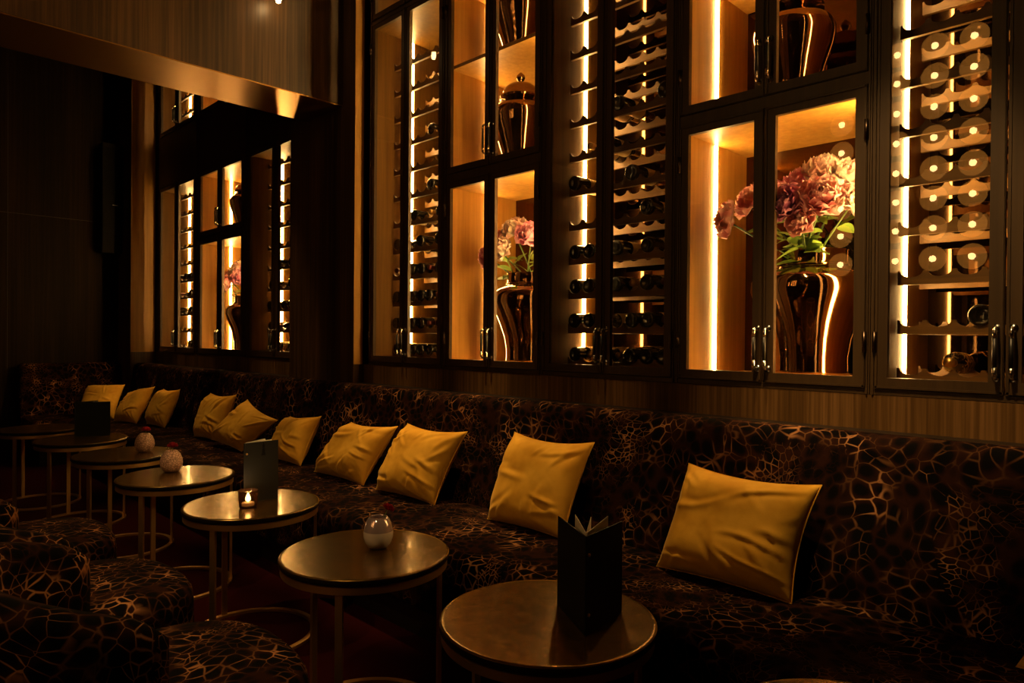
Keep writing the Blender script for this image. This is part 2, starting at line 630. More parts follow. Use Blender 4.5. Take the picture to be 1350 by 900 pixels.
def make_door(root, x0, x1, z0, z1, st, handle=None, hinge=None):
    """door leaf outer edge x0..x1, z0..z1; st = stile width"""
    gx0, gx1, gz0, gz1 = x0 + st, x1 - st, z0 + st * 0.95, z1 - st * 0.95
    d = MB()
    d.box(x0, gx0, -0.004, 0.018, z0, z1).box(gx1, x1, -0.004, 0.018, z0, z1)
    d.box(gx0, gx1, -0.004, 0.018, z0, gz0).box(gx0, gx1, -0.004, 0.018, gz1, z1)
    # raised outer bead
    e = 0.007
    d.box(x0 + 0.002, x0 + 0.002 + e, -0.009, -0.004, z0, z1).box(x1 - 0.002 - e, x1 - 0.002, -0.009, -0.004, z0, z1)
    d.box(x0, x1, -0.009, -0.004, z0 + 0.002, z0 + 0.002 + e).box(x0, x1, -0.009, -0.004, z1 - 0.002 - e, z1 - 0.002)
    door = d.build('door', M_FRAME, root)
    MB().box(gx0 - 0.004, gx1 + 0.004, 0.004, 0.009, gz0 - 0.004, gz1 + 0.004).build('glass_pane', M_GLASS, door)
    if handle:
        make_handle(door, *handle)
    if hinge is not None:
        hx = hinge
        for hz in (z0 + 0.16, z1 - 0.16):
            MB().tube([(hx, -0.011, hz - 0.035), (hx, -0.011, hz + 0.035)], 0.0075, 8).build('hinge', M_BLACKTRIM if abs(hx) > 9 else M_CHROME_DARK, door, smooth=True)
    return door


M_CHROME_DARK = mat('dark_steel_hinge', (0.10, 0.07, 0.05), 0.3, 1.0)


def cabinet(name, label, gl, gw, gap, st, half, tiers, kind, group, led=0.27, right=False):
    """gl = left edge of the left glass, gw = glass width, gap = between the two glasses, half = half of the mullion between units"""
    dx0 = gl - st
    dx1 = gl + 2 * gw + gap + st
    mid = gl + gw + gap / 2
    cx0, cx1 = dx0 - half, dx1 + half
    root = thing(name, label, 'cabinet', (mid, DEP / 2, 1.06), group)
    ix0, ix1 = gl - 0.02, dx1 - st + 0.02
    zt = tiers[-1][1] + 0.05
    # carcass: two sides, floor, top, and the dividers between tiers
    c = MB()
    c.box(cx0 + 0.0005, ix0, 0.02, DEP, 1.06, zt).box(ix1, cx1 - 0.0005, 0.02, DEP, 1.06, zt)
    c.box(ix0, ix1, 0.02, DEP, 1.06, 1.098).box(ix0, ix1, 0.02, DEP, tiers[-1][1] + 0.012, zt)
    for (a, b_) in zip(tiers[:-1], tiers[1:]):
        c.box(ix0, ix1, 0.02, DEP, a[1] + 0.012, b_[0] - 0.022)
    c.build('carcass', M_CELLAR if kind == 'wine' else M_INSIDE, root)
    # face frame
    f = MB()
    f.box(cx0 + 0.0005, dx0 - 0.002, 0.0, 0.0195, 1.06, zt).box(dx1 + 0.002, cx1 - 0.0005, 0.0, 0.0195, 1.06, zt)
    f.box(cx0 + 0.006, cx0 + 0.012, -0.006, 0.0, 1.06, zt).box(cx1 - 0.012, cx1 - 0.006, -0.006, 0.0, 1.06, zt)
    f.box(dx0 - 0.002, dx1 + 0.002, 0.0, 0.0195, 1.06, tiers[0][0] - st * 0.95 - 0.002)
    for (a, b_) in zip(tiers[:-1], tiers[1:]):
        f.box(dx0 - 0.002, dx1 + 0.002, 0.0, 0.0195, a[1] + st * 0.95 + 0.002, b_[0] - st * 0.95 - 0.002)
    f.box(dx0 - 0.002, dx1 + 0.002, 0.0, 0.0195, tiers[-1][1] + st * 0.95 + 0.002, zt + 0.02)
    f.build('face_frame', M_FRAME, root)
    MB().box(ix0, ix1, DEP - 0.012, DEP - 0.001, 1.098, tiers[-1][1] + 0.012).build('mirror_back', M_MIRROR, root)
    for ti, (g0, g1) in enumerate(tiers):
        z0, z1 = g0 - st * 0.95, g1 + st * 0.95
        hz = (1.135, 1.29) if ti == 0 else (g0 + 0.02, g0 + 0.175)
        make_door(root, dx0, mid - 0.003, z0, z1, st, (mid - 0.02, hz[0], hz[1], -1), dx0 + 0.001)
        make_door(root, mid + 0.003, dx1, z0, z1, st, (mid + 0.022, hz[0], hz[1], 1), dx1 - 0.001)
        # led strip let into the left side
        lo = 1.10 if ti == 0 else g0 - 0.02
        hi = g1 + 0.01
        if kind == 'display' and lo < 2.7 < hi and ti == 1:
            MB().box(ix0, ix1, 0.02, DEP - 0.02, 2.80, 2.82).build('shelf', M_INSIDE, root)
            segs = [(lo, 2.798), (2.822, hi)]
        else:
            segs = [(lo, hi)]
        for (a, b_) in segs:
            MB().box(ix0 + 0.0003, ix0 + 0.006, led - 0.0095, led + 0.0095, a, b_).build('led_strip', M_LED, root)
            ly = 0.075 if kind == 'display' else 0.145
            wd = (0.032 if ti == 0 else 0.009) if kind == 'display' else 0.012
            if kind == 'wine' and not right:
                continue
            MB().box(ix1 - 0.006, ix1 - 0.0003, ly, ly + wd, a, b_).build('led_strip', M_LED, root)
        if kind == 'wine':
            zr = 1.098 + (0.1765 if ti else 0)
            k = 0
            while True:
                zr = 1.0945 + 0.1765 * k
                if zr + 0.05 > g1:
                    break
                if zr > lo - 0.02:
                    nn = 8
                    zz = max(zr, 1.099)
                    MB().prism_y(scallop_poly(ix0 + 0.001, ix1 - 0.001, zz, 0.05, nn), 0.165, 0.183).build('bottle_rail', M_RACK, root)
                    MB().prism_y(scallop_poly(ix0 + 0.001, ix1 - 0.001, zz, 0.05, nn), 0.43, 0.448).build('bottle_rail', M_RACK, root)
                k += 1
    return dict(root=root, ix0=ix0, ix1=ix1, mid=mid)


MAIN = dict(gw=0.290, gap=0.087, st=0.040, half=0.0150)
FAR = dict(gw=0.395, gap=0.115, st=0.053, half=0.0340)
wine_t = [(1.12, 3.26), (3.36, 3.98)]
disp_t = [(1.12, 2.105), (2.228, 3.26), (3.36, 3.98)]
fwine_t = [(1.12, 2.755), (3.385, 3.98)]
fdisp_t = [(1.12, 2.105), (2.228, 2.755), (3.385, 3.98)]
GL = [-3.895 + 0.7785 * k for k in range(5)]
C1 = cabinet('wine_cabinet', 'wine cabinet of scalloped racks next to the dark pier', GL[0], kind='wine', tiers=wine_t, group='lit wine cabinets', led=0.315, right=True, **MAIN)
C2 = cabinet('display_cabinet', 'display cabinet holding ginger jars above a half-hidden peony vase', GL[1], kind='display', tiers=disp_t, group='lit display cabinets', led=0.312, **MAIN)
C3 = cabinet('wine_cabinet', 'wine cabinet between the two large vase cabinets', GL[2], kind='wine', tiers=wine_t, group='lit wine cabinets', led=0.29, **MAIN)
C4 = cabinet('display_cabinet', 'large display cabinet with big pink peony bouquet in smoked vase', GL[3], kind='display', tiers=disp_t, group='lit display cabinets', led=0.262, **MAIN)
C5 = cabinet('wine_cabinet', 'nearly empty wine cabinet reflecting round lamps in its glass door', GL[4], kind='wine', tiers=wine_t, group='lit wine cabinets', led=0.25, **MAIN)
FGL = [-7.907, -6.828, -5.750]
D1 = cabinet('wine_cabinet', 'small looking wine cabinet at the far corner past the bulkhead', FGL[0], kind='wine', tiers=fwine_t, group='lit wine cabinets', led=0.3, right=True, **FAR)
D2 = cabinet('display_cabinet', 'far display cabinet past the bulkhead with jar over pink flowers', FGL[1], kind='display', tiers=fdisp_t, group='lit display cabinets', led=0.3, **FAR)
D3 = cabinet('wine_cabinet', 'far wine cabinet half hidden behind the dark pier', FGL[2], kind='wine', tiers=fwine_t, group='lit wine cabinets', led=0.295, **FAR)

# ------------------------------------------------------------------ wine bottles


def make_bottle(foil, name='wine_bottle'):
    """lies along y, base at y=0 towards the room"""
    o_ = MB().lathe([(0.0, 0.012), (0.018, 0.008), (0.030, 0.0), (0.0355, 0.003), (0.0375, 0.010), (0.0375, 0.185), (0.034, 0.205), (0.022, 0.225), (0.0155, 0.24),
                     (0.0142, 0.295), (0.0, 0.295)], seg=20, axis='y').build(name, M_BOTTLE, smooth=True, fixn=True)
    MB().lathe([(0.0378, 0.098), (0.0382, 0.099), (0.0382, 0.183), (0.0378, 0.184)], seg=20, axis='y').build('label', M_LABEL, o_, smooth=True, local=True)
    MB().lathe([(0.0150, 0.246), (0.0162, 0.25), (0.0158, 0.285), (0.0166, 0.287), (0.0166, 0.299), (0.0, 0.300)], seg=16, axis='y').build('foil_capsule', foil, o_, smooth=True, local=True)
    return o_


random.seed(4)
proto_bottles = [make_bottle(M_FOIL_RED), make_bottle(M_FOIL)]
used = [False, False]


def place_bottle(x, y, z, label, group, flip=False, which=None):
    w_ = random.randint(0, 1) if which is None else which
    if not used[w_]:
        o_ = proto_bottles[w_]
        used[w_] = True
    else:
        o_ = copy_tree(proto_bottles[w_])
    o_.location = (x, y, z)
    o_.rotation_euler = (0, random.uniform(-2.5, 2.5), 0)
    if flip:
        o_.location = (x, y + 0.31, z)
        o_.rotation_euler = (0, random.uniform(-1, 1), PI)
    tag(o_, label, 'wine bottle', group)
    return o_


ROWN = ['bottom', 'second', 'third', 'fourth', 'fifth', 'sixth', 'seventh', 'eighth', 'ninth', 'tenth']


def fill(cab, rows, where, group):
    n = 8
    for r_, prob in rows:
        p = (cab['ix1'] - cab['ix0'] - 0.002) / n
        zz = max(1.0945 + 0.1765 * r_, 1.099)
        rr = p * 0.43
        zc = zz + 0.05 - 0.62 * rr + 0.0385
        slots = [i for i in range(n) if random.random() < prob]
        for j, i in enumerate(slots):
            x = cab['ix0'] + 0.001 + (i + 0.5) * p
            place_bottle(x, random.uniform(0.145, 0.17), zc, '%s bottle from the left on %s rack of %s' % (ORD[j], ROWN[r_], where), group, flip=(random.random() < 0.22))


fill(C1, [(0, 0.9), (1, 0.85), (2, 0.85), (3, 0.8), (4, 0.75), (5, 0.55), (6, 0.45), (8, 0.2)], 'the wine cabinet next to the pier', 'bottles in the cabinet by the pier')
fill(C3, [(0, 1.0), (1, 0.9), (2, 0.95), (3, 0.9), (4, 0.6), (5, 0.35), (6, 0.3), (7, 0.3), (8, 0.12)], 'the wine cabinet between the vases', 'bottles in the cabinet between the vases')
fill(D1, [(0, 0.6), (2, 0.6), (3, 0.7), (4, 0.5)], 'the far corner wine cabinet', 'bottles in the far corner cabinet')
fill(D3, [(0, 0.5), (1, 0.6), (2, 0.5), (3, 0.6), (4, 0.5)], 'the wine cabinet behind the pier', 'bottles in the cabinet behind the pier')
place_bottle(-0.545, 0.155, 1.0945 + 0.1765 + 0.05 - 0.024 + 0.0385, 'dark bottle alone on the second rack above the netted bottle', 'bottles in the nearest cabinet', which=0)
# bottle wrapped in gold wire, neck to the room
nb = MB().lathe([(0.0, 0.012), (0.030, 0.0), (0.0375, 0.010), (0.0375, 0.185), (0.034, 0.205), (0.022, 0.225), (0.0155, 0.24), (0.0142, 0.295), (0.0, 0.295)], seg=20, axis='y').build('wine_bottle', M_BOTTLE, smooth=True, fixn=True)
tag(nb, 'bottle wrapped in gold wire netting, neck forward, on the lowest rack', 'wine bottle', 'bottles in the nearest cabinet')
MB().lathe([(0.0150, 0.235), (0.0172, 0.24), (0.0165, 0.28), (0.0178, 0.283), (0.0178, 0.3), (0.0, 0.302)], seg=16, axis='y').build('foil_capsule', M_FOIL, nb, smooth=True, local=True)
net = MB()
for k in range(8):
    for sgn in (1, -1):
        pts = []
        for q in range(13):
            y = 0.01 + 0.2 * q / 12
            rr = 0.0388 if y < 0.185 else 0.0388 - (y - 0.185) * 0.35
            a = 2 * PI * k / 8 + sgn * q / 12 * PI * 0.9
            pts.append((rr * math.cos(a), y, rr * math.sin(a)))
        net.tube(pts, 0.0014, 4)
net.build('wire_net', M_FOIL, nb, smooth=True, local=True)
nb.location = (-0.655, 0.455, 1.1185 + 0.05 - 0.0165)
nb.rotation_euler = (R(2), 0, PI + R(4))
nb.location.z = 1.099 + 0.05 - 0.024 + 0.0385

# ------------------------------------------------------------------ jars, vases and peonies


def ginger_jar(label, x, y, z, s=1.0):
    root = thing('ginger_jar', label, 'jar', (x, y, z), 'mirrored ginger jars')
    prof = [(0.0, 0.0), (0.098, 0.0), (0.102, 0.006), (0.100, 0.02), (0.098, 0.05), (0.108, 0.10), (0.130, 0.17), (0.152, 0.235), (0.163, 0.285), (0.163, 0.315), (0.150, 0.345),
            (0.122, 0.368), (0.098, 0.378), (0.092, 0.385), (0.092, 0.398), (0.0, 0.398)]
    MB().lathe([(r * s, h * s) for r, h in prof], (x, y, z), 48).build('body', M_SMOKE, root, smooth=True, fixn=True)
    lid = [(0.112, 0.394), (0.118, 0.397), (0.118, 0.412), (0.108, 0.420), (0.104, 0.436), (0.094, 0.458), (0.072, 0.478), (0.040, 0.490), (0.016, 0.495), (0.013, 0.502),
           (0.021, 0.510), (0.026, 0.522), (0.023, 0.536), (0.012, 0.546), (0.006, 0.553), (0.0, 0.556)]
    MB().lathe([(0.0, 0.394 * s)] + [(r * s, h * s) for r, h in lid], (x, y, z), 48).build('lid', M_SMOKE, root, smooth=True, fixn=True)
    return root


def big_vase(label, x, y, z, s=1.0):
    root = thing('urn_vase', label, 'vase', (x, y, z), 'smoked urn vases')
    prof = [(0.0, 0.0), (0.150, 0.0), (0.155, 0.006), (0.150, 0.03), (0.150, 0.08), (0.162, 0.15), (0.185, 0.22), (0.212, 0.29), (0.228, 0.345), (0.226, 0.385), (0.205, 0.415), (0.168, 0.436),
            (0.150, 0.446), (0.146, 0.46), (0.146, 0.505), (0.150, 0.509), (0.144, 0.509), (0.140, 0.46), (0.150, 0.43), (0.19, 0.40), (0.19, 0.30), (0.0, 0.30)]
    o_ = MB().lathe([(r * s, h * s) for r, h in prof], (x, y, z), 64).build('body', M_SMOKE, root, smooth=True)
    MB().tube([(x + 0.1485 * s * math.cos(a), y + 0.1485 * s * math.sin(a), z + 0.449 * s) for a in [2 * PI * k / 48 for k in range(48)]], 0.006, 8, closed=True).build('neck_ring', M_SMOKE, root, smooth=True)
    return root


def peony_mesh(rad, seed, petals=64):
    rnd = random.Random(seed)
    mb = MB()
    for i in range(petals):
        f = (i + 0.5) / petals
        # inner petals upright, outer petals spread
        el = R(86) - f ** 0.75 * R(96)
        az = i * 2.39996 + rnd.uniform(-0.25, 0.25)
        ln = rad * (0.45 + 0.62 * f ** 0.6) * rnd.uniform(0.88, 1.1)
        wd = rad * (0.26 + 0.38 * f) * rnd.uniform(0.85, 1.15)
        d = Vector((math.cos(az) * math.cos(el), math.sin(az) * math.cos(el), math.sin(el)))
        side = Vector((-math.sin(az), math.cos(az), 0))
        nrm = side.cross(d)  # towards the inside of the bloom
        if nrm.z < 0:
            nrm = -nrm
        vs = []
        nu, nv = 5, 5
        for a in range(nu):
            t = a / (nu - 1)
            wv = wd * math.sin(PI * min(0.97, 0.16 + t * 0.72)) ** 0.8
            for b_ in range(nv):
                s_ = b_ / (nv - 1) * 2 - 1
                cup = 0.34 * rad * (s_ * s_) * (0.4 + 0.6 * t) + 0.40 * rad * t * t * (0.9 - 0.45 * f)
                fr = 0.05 * rad * math.sin(s_ * 7 + i) * t * t
                tip = -0.10 * rad * s_ * s_ * t - 0.06 * rad * rnd.random() * (t > 0.95)
                p = d * (ln * t + tip) + side * (wv * s_ * 0.9) + nrm * (cup + fr)
                vs.append(p)
        fs = []
        for a in range(nu - 1):
            for b_ in range(nv - 1):
                k = a * nv + b_
                fs.append((k, k + 1, k + nv + 1, k + nv))
        mb.add(vs, fs)
    # seat of the bloom
    mb.lathe([(0.0, -0.18 * rad), (0.22 * rad, -0.10 * rad), (0.36 * rad, 0.08 * rad), (0.30 * rad, 0.3 * rad), (0.0, 0.45 * rad)], seg=12)
    return mb


def leaf_mesh(p0, d, ln, wd, droop, roll_=0.0):
    d = Vector(d).normalized()
    side = d.cross(Vector((0, 0, 1))).normalized()
    upv = side.cross(d)
    side = side * math.cos(roll_) + upv * math.sin(roll_)
    upv = side.cross(d)
    vs, fs = [], []
    n = 8
    for i in range(n):
        t = i / (n - 1)
        c = Vector(p0) + d * (ln * t) + Vector((0, 0, -droop * t * t))
        wv = wd * (math.sin(PI * min(0.985, 0.04 + t * 0.95)) ** 0.8)
        vs += [c - side * wv + upv * wv * 0.25, c, c + side * wv + upv * wv * 0.25]
    for i in range(n - 1):
        k = i * 3
        fs += [(k, k + 1, k + 4, k + 3), (k + 1, k + 2, k + 5, k + 4)]
    # give the blade a thickness
    m_ = len(vs)
    vs2 = [v - upv * 0.0012 for v in vs]
    return vs + vs2, fs + [tuple(i + m_ for i in reversed(f)) for f in fs]


def peony(label, base, head, rad, mi, seed, group, leaves=3, axis=None):
    root = thing('peony', label, 'flower', base, group)
    rnd = random.Random(seed * 7 + 1)
    B, H = Vector(base), Vector(head)
    mid = (B + H) / 2 + Vector((0, 0, 0.02))
    MB().tube([B, mid, H - Vector((0, 0, 0.1 * rad))], 0.004, 8).build('stem', M_STEM, root, smooth=True)
    ax = Vector(axis) if axis else (H - B)
    ax = ax.normalized()
    q = Vector((0, 0, 1)).rotation_difference(ax)
    pm = peony_mesh(rad, seed)
    pm.v = [tuple(H + q @ Vector(v)) for v in pm.v]
    pm.build('bloom', M_PET[mi], root, smooth=True)
    for k in range(leaves):
        p0 = B.lerp(H, rnd.uniform(0.35, 0.8))
        az = rnd.uniform(0, 2 * PI)
        vs, fs = leaf_mesh(p0, (math.cos(az), math.sin(az) * 0.8 - 0.3, rnd.uniform(-0.1, 0.6)), rnd.uniform(0.09, 0.14), rnd.uniform(0.016, 0.026), rnd.uniform(0.0, 0.05), rnd.uniform(-0.6, 0.6))
        MB().add(vs, fs).build('leaf', M_LEAF, root, smooth=True)
    return root


ginger_jar('lidded mirrored ginger jar on the middle level of the half-hidden vase cabinet', -2.800, 0.25, 2.207)
ginger_jar('topmost lidded mirrored ginger jar, on the high shelf, cut by the photo edge', -2.800, 0.25, 2.8205)
ginger_jar('large mirrored ginger jar above the big peony bouquet', -1.235, 0.27, 2.207, 1.0)
ginger_jar('tiny looking ginger jar in the far display cabinet above flowers', -6.42, 0.27, 2.207, 0.95)
VY = 0.285
big_vase('big smoked urn vase holding the large bouquet behind glass', -1.165, VY, 1.099)
big_vase('smoked urn vase half hidden by door frame, in middle cabinet', -2.725, VY, 1.099)
big_vase('small looking smoked urn vase in the far cabinet past the bulkhead', -6.35, VY, 1.099)

V4 = (-1.165, VY, 1.45)
blooms = [
    ('pale coral peony hanging lowest at the left of the big bouquet', (-1.435, 0.14, 1.745), 0.080, 0, (-0.9, -0.5, 0.1)),
    ('coral peony upper left of the big bouquet behind the mullion', (-1.36, 0.19, 1.82), 0.080, 0, (-0.6, -0.5, 0.5)),
    ('mauve pink peony left of centre near the mullion of big bouquet', (-1.245, 0.13, 1.81), 0.078, 1, (-0.25, -0.7, 0.5)),
    ('deep mauve peony at the front centre of the big bouquet', (-1.175, 0.07, 1.770), 0.075, 3, (0.0, -0.9, 0.25)),
    ('pink peony at the top centre of the big bouquet', (-1.165, 0.21, 1.865), 0.080, 1, (0.0, -0.5, 0.8)),
    ('pale blush peony highest of the big bouquet', (-1.075, 0.20, 1.895), 0.085, 2, (0.2, -0.5, 0.8)),
    ('cream edged blush peony at upper right of the big bouquet', (-0.985, 0.19, 1.865), 0.080, 2, (0.5, -0.5, 0.6)),
    ('red coral peony front right of the big bouquet', (-1.045, 0.10, 1.780), 0.088, 0, (0.25, -0.85, 0.3)),
    ('blush peony at the far right edge of the big bouquet', (-0.955, 0.16, 1.775), 0.075, 2, (0.7, -0.5, 0.2)),
    ('coral peony low in the middle just over the vase rim', (-1.12, 0.09, 1.705), 0.062, 0, (0.0, -0.9, 0.1)),
    ('coral peony at the back of the big bouquet', (-1.26, 0.36, 1.85), 0.08, 0, (-0.2, 0.4, 0.7)),
]
for i, (lb, h, rd, mi, ax) in enumerate(blooms):
    k = 2 * PI * i / len(blooms)
    peony(lb, (V4[0] + 0.06 * math.cos(k), V4[1] + 0.06 * math.sin(k), V4[2]), h, rd, mi, i + 3, 'peonies in the big bouquet', 4, ax)
V2 = (-2.725, VY, 1.45)
blooms2 = [
    ('blush peony at the top of the half hidden bouquet', (-2.755, 0.17, 1.835), 0.085, 2, (0.0, -0.6, 0.6)),
    ('coral peony left front of the half hidden bouquet', (-2.85, 0.12, 1.76), 0.080, 0, (-0.4, -0.8, 0.3)),
    ('red pink peony at far left of half hidden bouquet by the mullion', (-2.945, 0.16, 1.71), 0.075, 1, (-0.8, -0.5, 0.2)),
    ('pink peony right of the half hidden bouquet by door frame', (-2.62, 0.16, 1.80), 0.085, 1, (0.5, -0.6, 0.4)),
    ('blush peony low at the front of the half hidden bouquet', (-2.76, 0.08, 1.73), 0.070, 2, (0.0, -0.9, 0.2)),
    ('coral peony behind the half hidden bouquet', (-2.70, 0.34, 1.83), 0.08, 0, (0.1, 0.3, 0.8)),
]
for i, (lb, h, rd, mi, ax) in enumerate(blooms2):
    k = 2 * PI * i / len(blooms2)
    peony(lb, (V2[0] + 0.06 * math.cos(k), V2[1] + 0.06 * math.sin(k), V2[2]), h, rd, mi, i + 31, 'peonies in the half hidden bouquet', 3, ax)
V6 = (-6.35, VY, 1.45)
blooms3 = [
    ('blush peony on top of the far small bouquet', (-6.36, 0.18, 1.84), 0.10, 2, (0.0, -0.6, 0.6)),
    ('coral peony left in the far small bouquet', (-6.49, 0.15, 1.76), 0.095, 0, (-0.5, -0.6, 0.3)),
    ('pink peony right in the far small bouquet', (-6.23, 0.15, 1.77), 0.095, 1, (0.5, -0.6, 0.3)),
    ('red coral peony low front in the far small bouquet', (-6.36, 0.08, 1.72), 0.085, 0, (0.0, -0.9, 0.2)),
]
for i, (lb, h, rd, mi, ax) in enumerate(blooms3):
    k = 2 * PI * i / len(blooms3)
    peony(lb, (V6[0] + 0.06 * math.cos(k), V6[1] + 0.06 * math.sin(k), V6[2]), h, rd, mi, i + 61, 'peonies in the far bouquet', 2, ax)

# ------------------------------------------------------------------ banquette along the wall
bq = thing('banquette', 'long leopard velvet banquette running under the wine cabinets', 'sofa', (-3.7, -0.5, 0))


def arc(cyy, czz, r_, a0, a1, n=6):
    return [(cyy + r_ * math.cos(R(a0 + (a1 - a0) * i / n)), czz + r_ * math.sin(R(a0 + (a1 - a0) * i / n))) for i in range(n + 1)]


def xs_lin(a, b_, n):
    return [a + (b_ - a) * i / n for i in range(n + 1)]


seat_prof = [(-0.24, 0.15), (-0.24, 0.425)] + [(-0.45, 0.432), (-0.65, 0.430)] + arc(-0.84, 0.365, 0.062, 85, 175, 6) + [(-0.902, 0.30), (-0.895, 0.20)] + arc(-0.87, 0.175, 0.025, 180, 270, 3)
MB().sweep_x(seat_prof, xs_lin(-7.72, 1.1, 40)).build('seat', M_LEO, bq, smooth=True, fixn=True)
back_prof = [(-0.088, 0.30), (-0.088, 0.88)] + arc(-0.15, 0.884, 0.062, 0, 90, 5)[1:] + arc(-0.172, 0.884, 0.062, 90, 172, 5) + [(-0.245, 0.80), (-0.275, 0.65), (-0.31, 0.50), (-0.335, 0.36), (-0.335, 0.30)]
MB().sweep_x(back_prof, xs_lin(-8.05, 1.1, 40)).build('backrest', M_LEO, bq, smooth=True, fixn=True)
MB().box(-7.7, 1.05, -0.82, -0.10, 0.0, 0.16).box(-8.30, -7.72, -1.12, -0.28, 0.0, 0.16).build('plinth', M_BLACKTRIM, bq)


def rot_xy(mb, px_, py_):
    """turn a run along x into a run along -y, about the inside corner"""
    mb.v = [(px_ + (y - 0.0), py_ - x, z) for x, y, z in mb.v]
    return mb


# return leg on the end wall
rb = MB().sweep_x([(-y, z) for y, z in back_prof], xs_lin(0.0, 0.92, 8))
rb.v = [(-8.465 + (y - 0.088), -0.26 - x, z) for x, y, z in rb.v]
rb.build('backrest', M_LEO, bq, smooth=True, fixn=True)
rs = MB().sweep_x([(-y, z) for y, z in seat_prof], xs_lin(0.0, 0.92, 8))
rs.v = [(-8.465 + (y - 0.088) - 0.08, -0.26 - x, z) for x, y, z in rs.v]
rs.build('seat', M_LEO, bq, smooth=True, fixn=True)

# ------------------------------------------------------------------ cushions


def cushion(label, TL, TR, BR, BL, thick, seed):
    TL, TR, BR, BL = map(Vector, (TL, TR, BR, BL))
    c0 = (TL + TR + BR + BL) / 4
    n_ = ((TR - BL).cross(TL - BR)).normalized()
    if n_.y > 0:
        n_ = -n_
    rnd = random.Random(seed)
    N = 60
    offs = Vector((seed * 3.1, seed * 1.7, 0))
    creases = []
    # (start u, v, direction, sideways offset, length, height, width): folds run in from corners and edges
    for (cu, cv, base, n_c) in ((1, -1, 135, 5), (-1, -1, 45, 3), (1, 1, 225, 3), (-1, 1, 315, 2), (1, -0.3, 180, 2), (-1, 0.1, 0, 2), (0.1, 1, 270, 1), (0.2, -1, 90, 2)):
        for _ in range(n_c):
            creases.append((cu, cv, R(base + rnd.uniform(-34, 34)), rnd.uniform(-0.22, 0.22), rnd.uniform(0.5, 1.25), rnd.uniform(0.003, 0.0085), rnd.uniform(0.035, 0.075)))
    vs, fs = [], []
    idx = {}
    for side_ in (0, 1):
        for i in range(N + 1):
            for j in range(N + 1):
                u, v = -1 + 2 * i / N, -1 + 2 * j / N
                edge = i in (0, N) or j in (0, N)
                if side_ == 1 and edge:
                    idx[(1, i, j)] = idx[(0, i, j)]
                    continue
                bow = 0.09
                uu = u * (1 - bow * (1 - v * v) * abs(u) ** 2)
                vv = v * (1 - (0.13 if v > 0 else 0.05) * (1 - u * u) * abs(v) ** 2)
                p = (BL * (1 - uu) * (1 - vv) + BR * (1 + uu) * (1 - vv) + TR * (1 + uu) * (1 + vv) + TL * (1 - uu) * (1 + vv)) / 4
                h = ((1 - u ** 4) * (1 - v ** 4)) ** 0.62
                h *= (1 - 0.25 * (u * u * v * v))
                q = Vector((u * 1.1, v * 1.1, side_ * 5)) + offs
                lump = noise.noise(q) * 0.10
                fold = 0.0
                for (cu, cv, th_, off_, ln_, am_, wd_) in creases:
                    du, dv_ = u - cu, v - cv
                    al = du * math.cos(th_) + dv_ * math.sin(th_)
                    ac = -du * math.sin(th_) + dv_ * math.cos(th_) - off_ - 0.10 * math.sin(al * 3.0 + th_ * 9)
                    if 0 < al < ln_:
                        fold += am_ * math.sin(PI * al / ln_) * (math.exp(-(ac / wd_) ** 2) - 0.7 * math.exp(-((ac - 1.5 * wd_) / wd_) ** 2))
                fine = noise.noise(Vector((u * 5 + seed, v * 5, 1.0 + side_))) * 0.018
                hh = thick * (h * (1 + lump) + fine * h) + fold * min(1.0, h * 1.6)
                p = p + n_ * (hh if side_ == 0 else -hh * 0.55)
                idx[(side_, i, j)] = len(vs)
                vs.append(p - c0)
    for side_ in (0, 1):
        for i in range(N):
            for j in range(N):
                f = (idx[(side_, i, j)], idx[(side_, i + 1, j)], idx[(side_, i + 1, j + 1)], idx[(side_, i, j + 1)])
                fs.append(f if side_ == 0 else f[::-1])
    o_ = MB().add(vs, fs).build('cushion', M_MUSTARD, smooth=True, fixn=True)
    o_.location = c0
    tag(o_, label, 'cushion', 'mustard velvet cushions')
    # piping round the edge
    loop = [vs[idx[(0, i, 0)]] for i in range(N)] + [vs[idx[(0, N, j)]] for j in range(N)] + [vs[idx[(0, i, N)]] for i in range(N, 0, -1)] + [vs[idx[(0, 0, j)]] for j in range(N, 0, -1)]
    MB().tube(loop[::3], 0.0022, 6, closed=True).build('piping', M_MUSTARD, o_, smooth=True, local=True)
    return o_


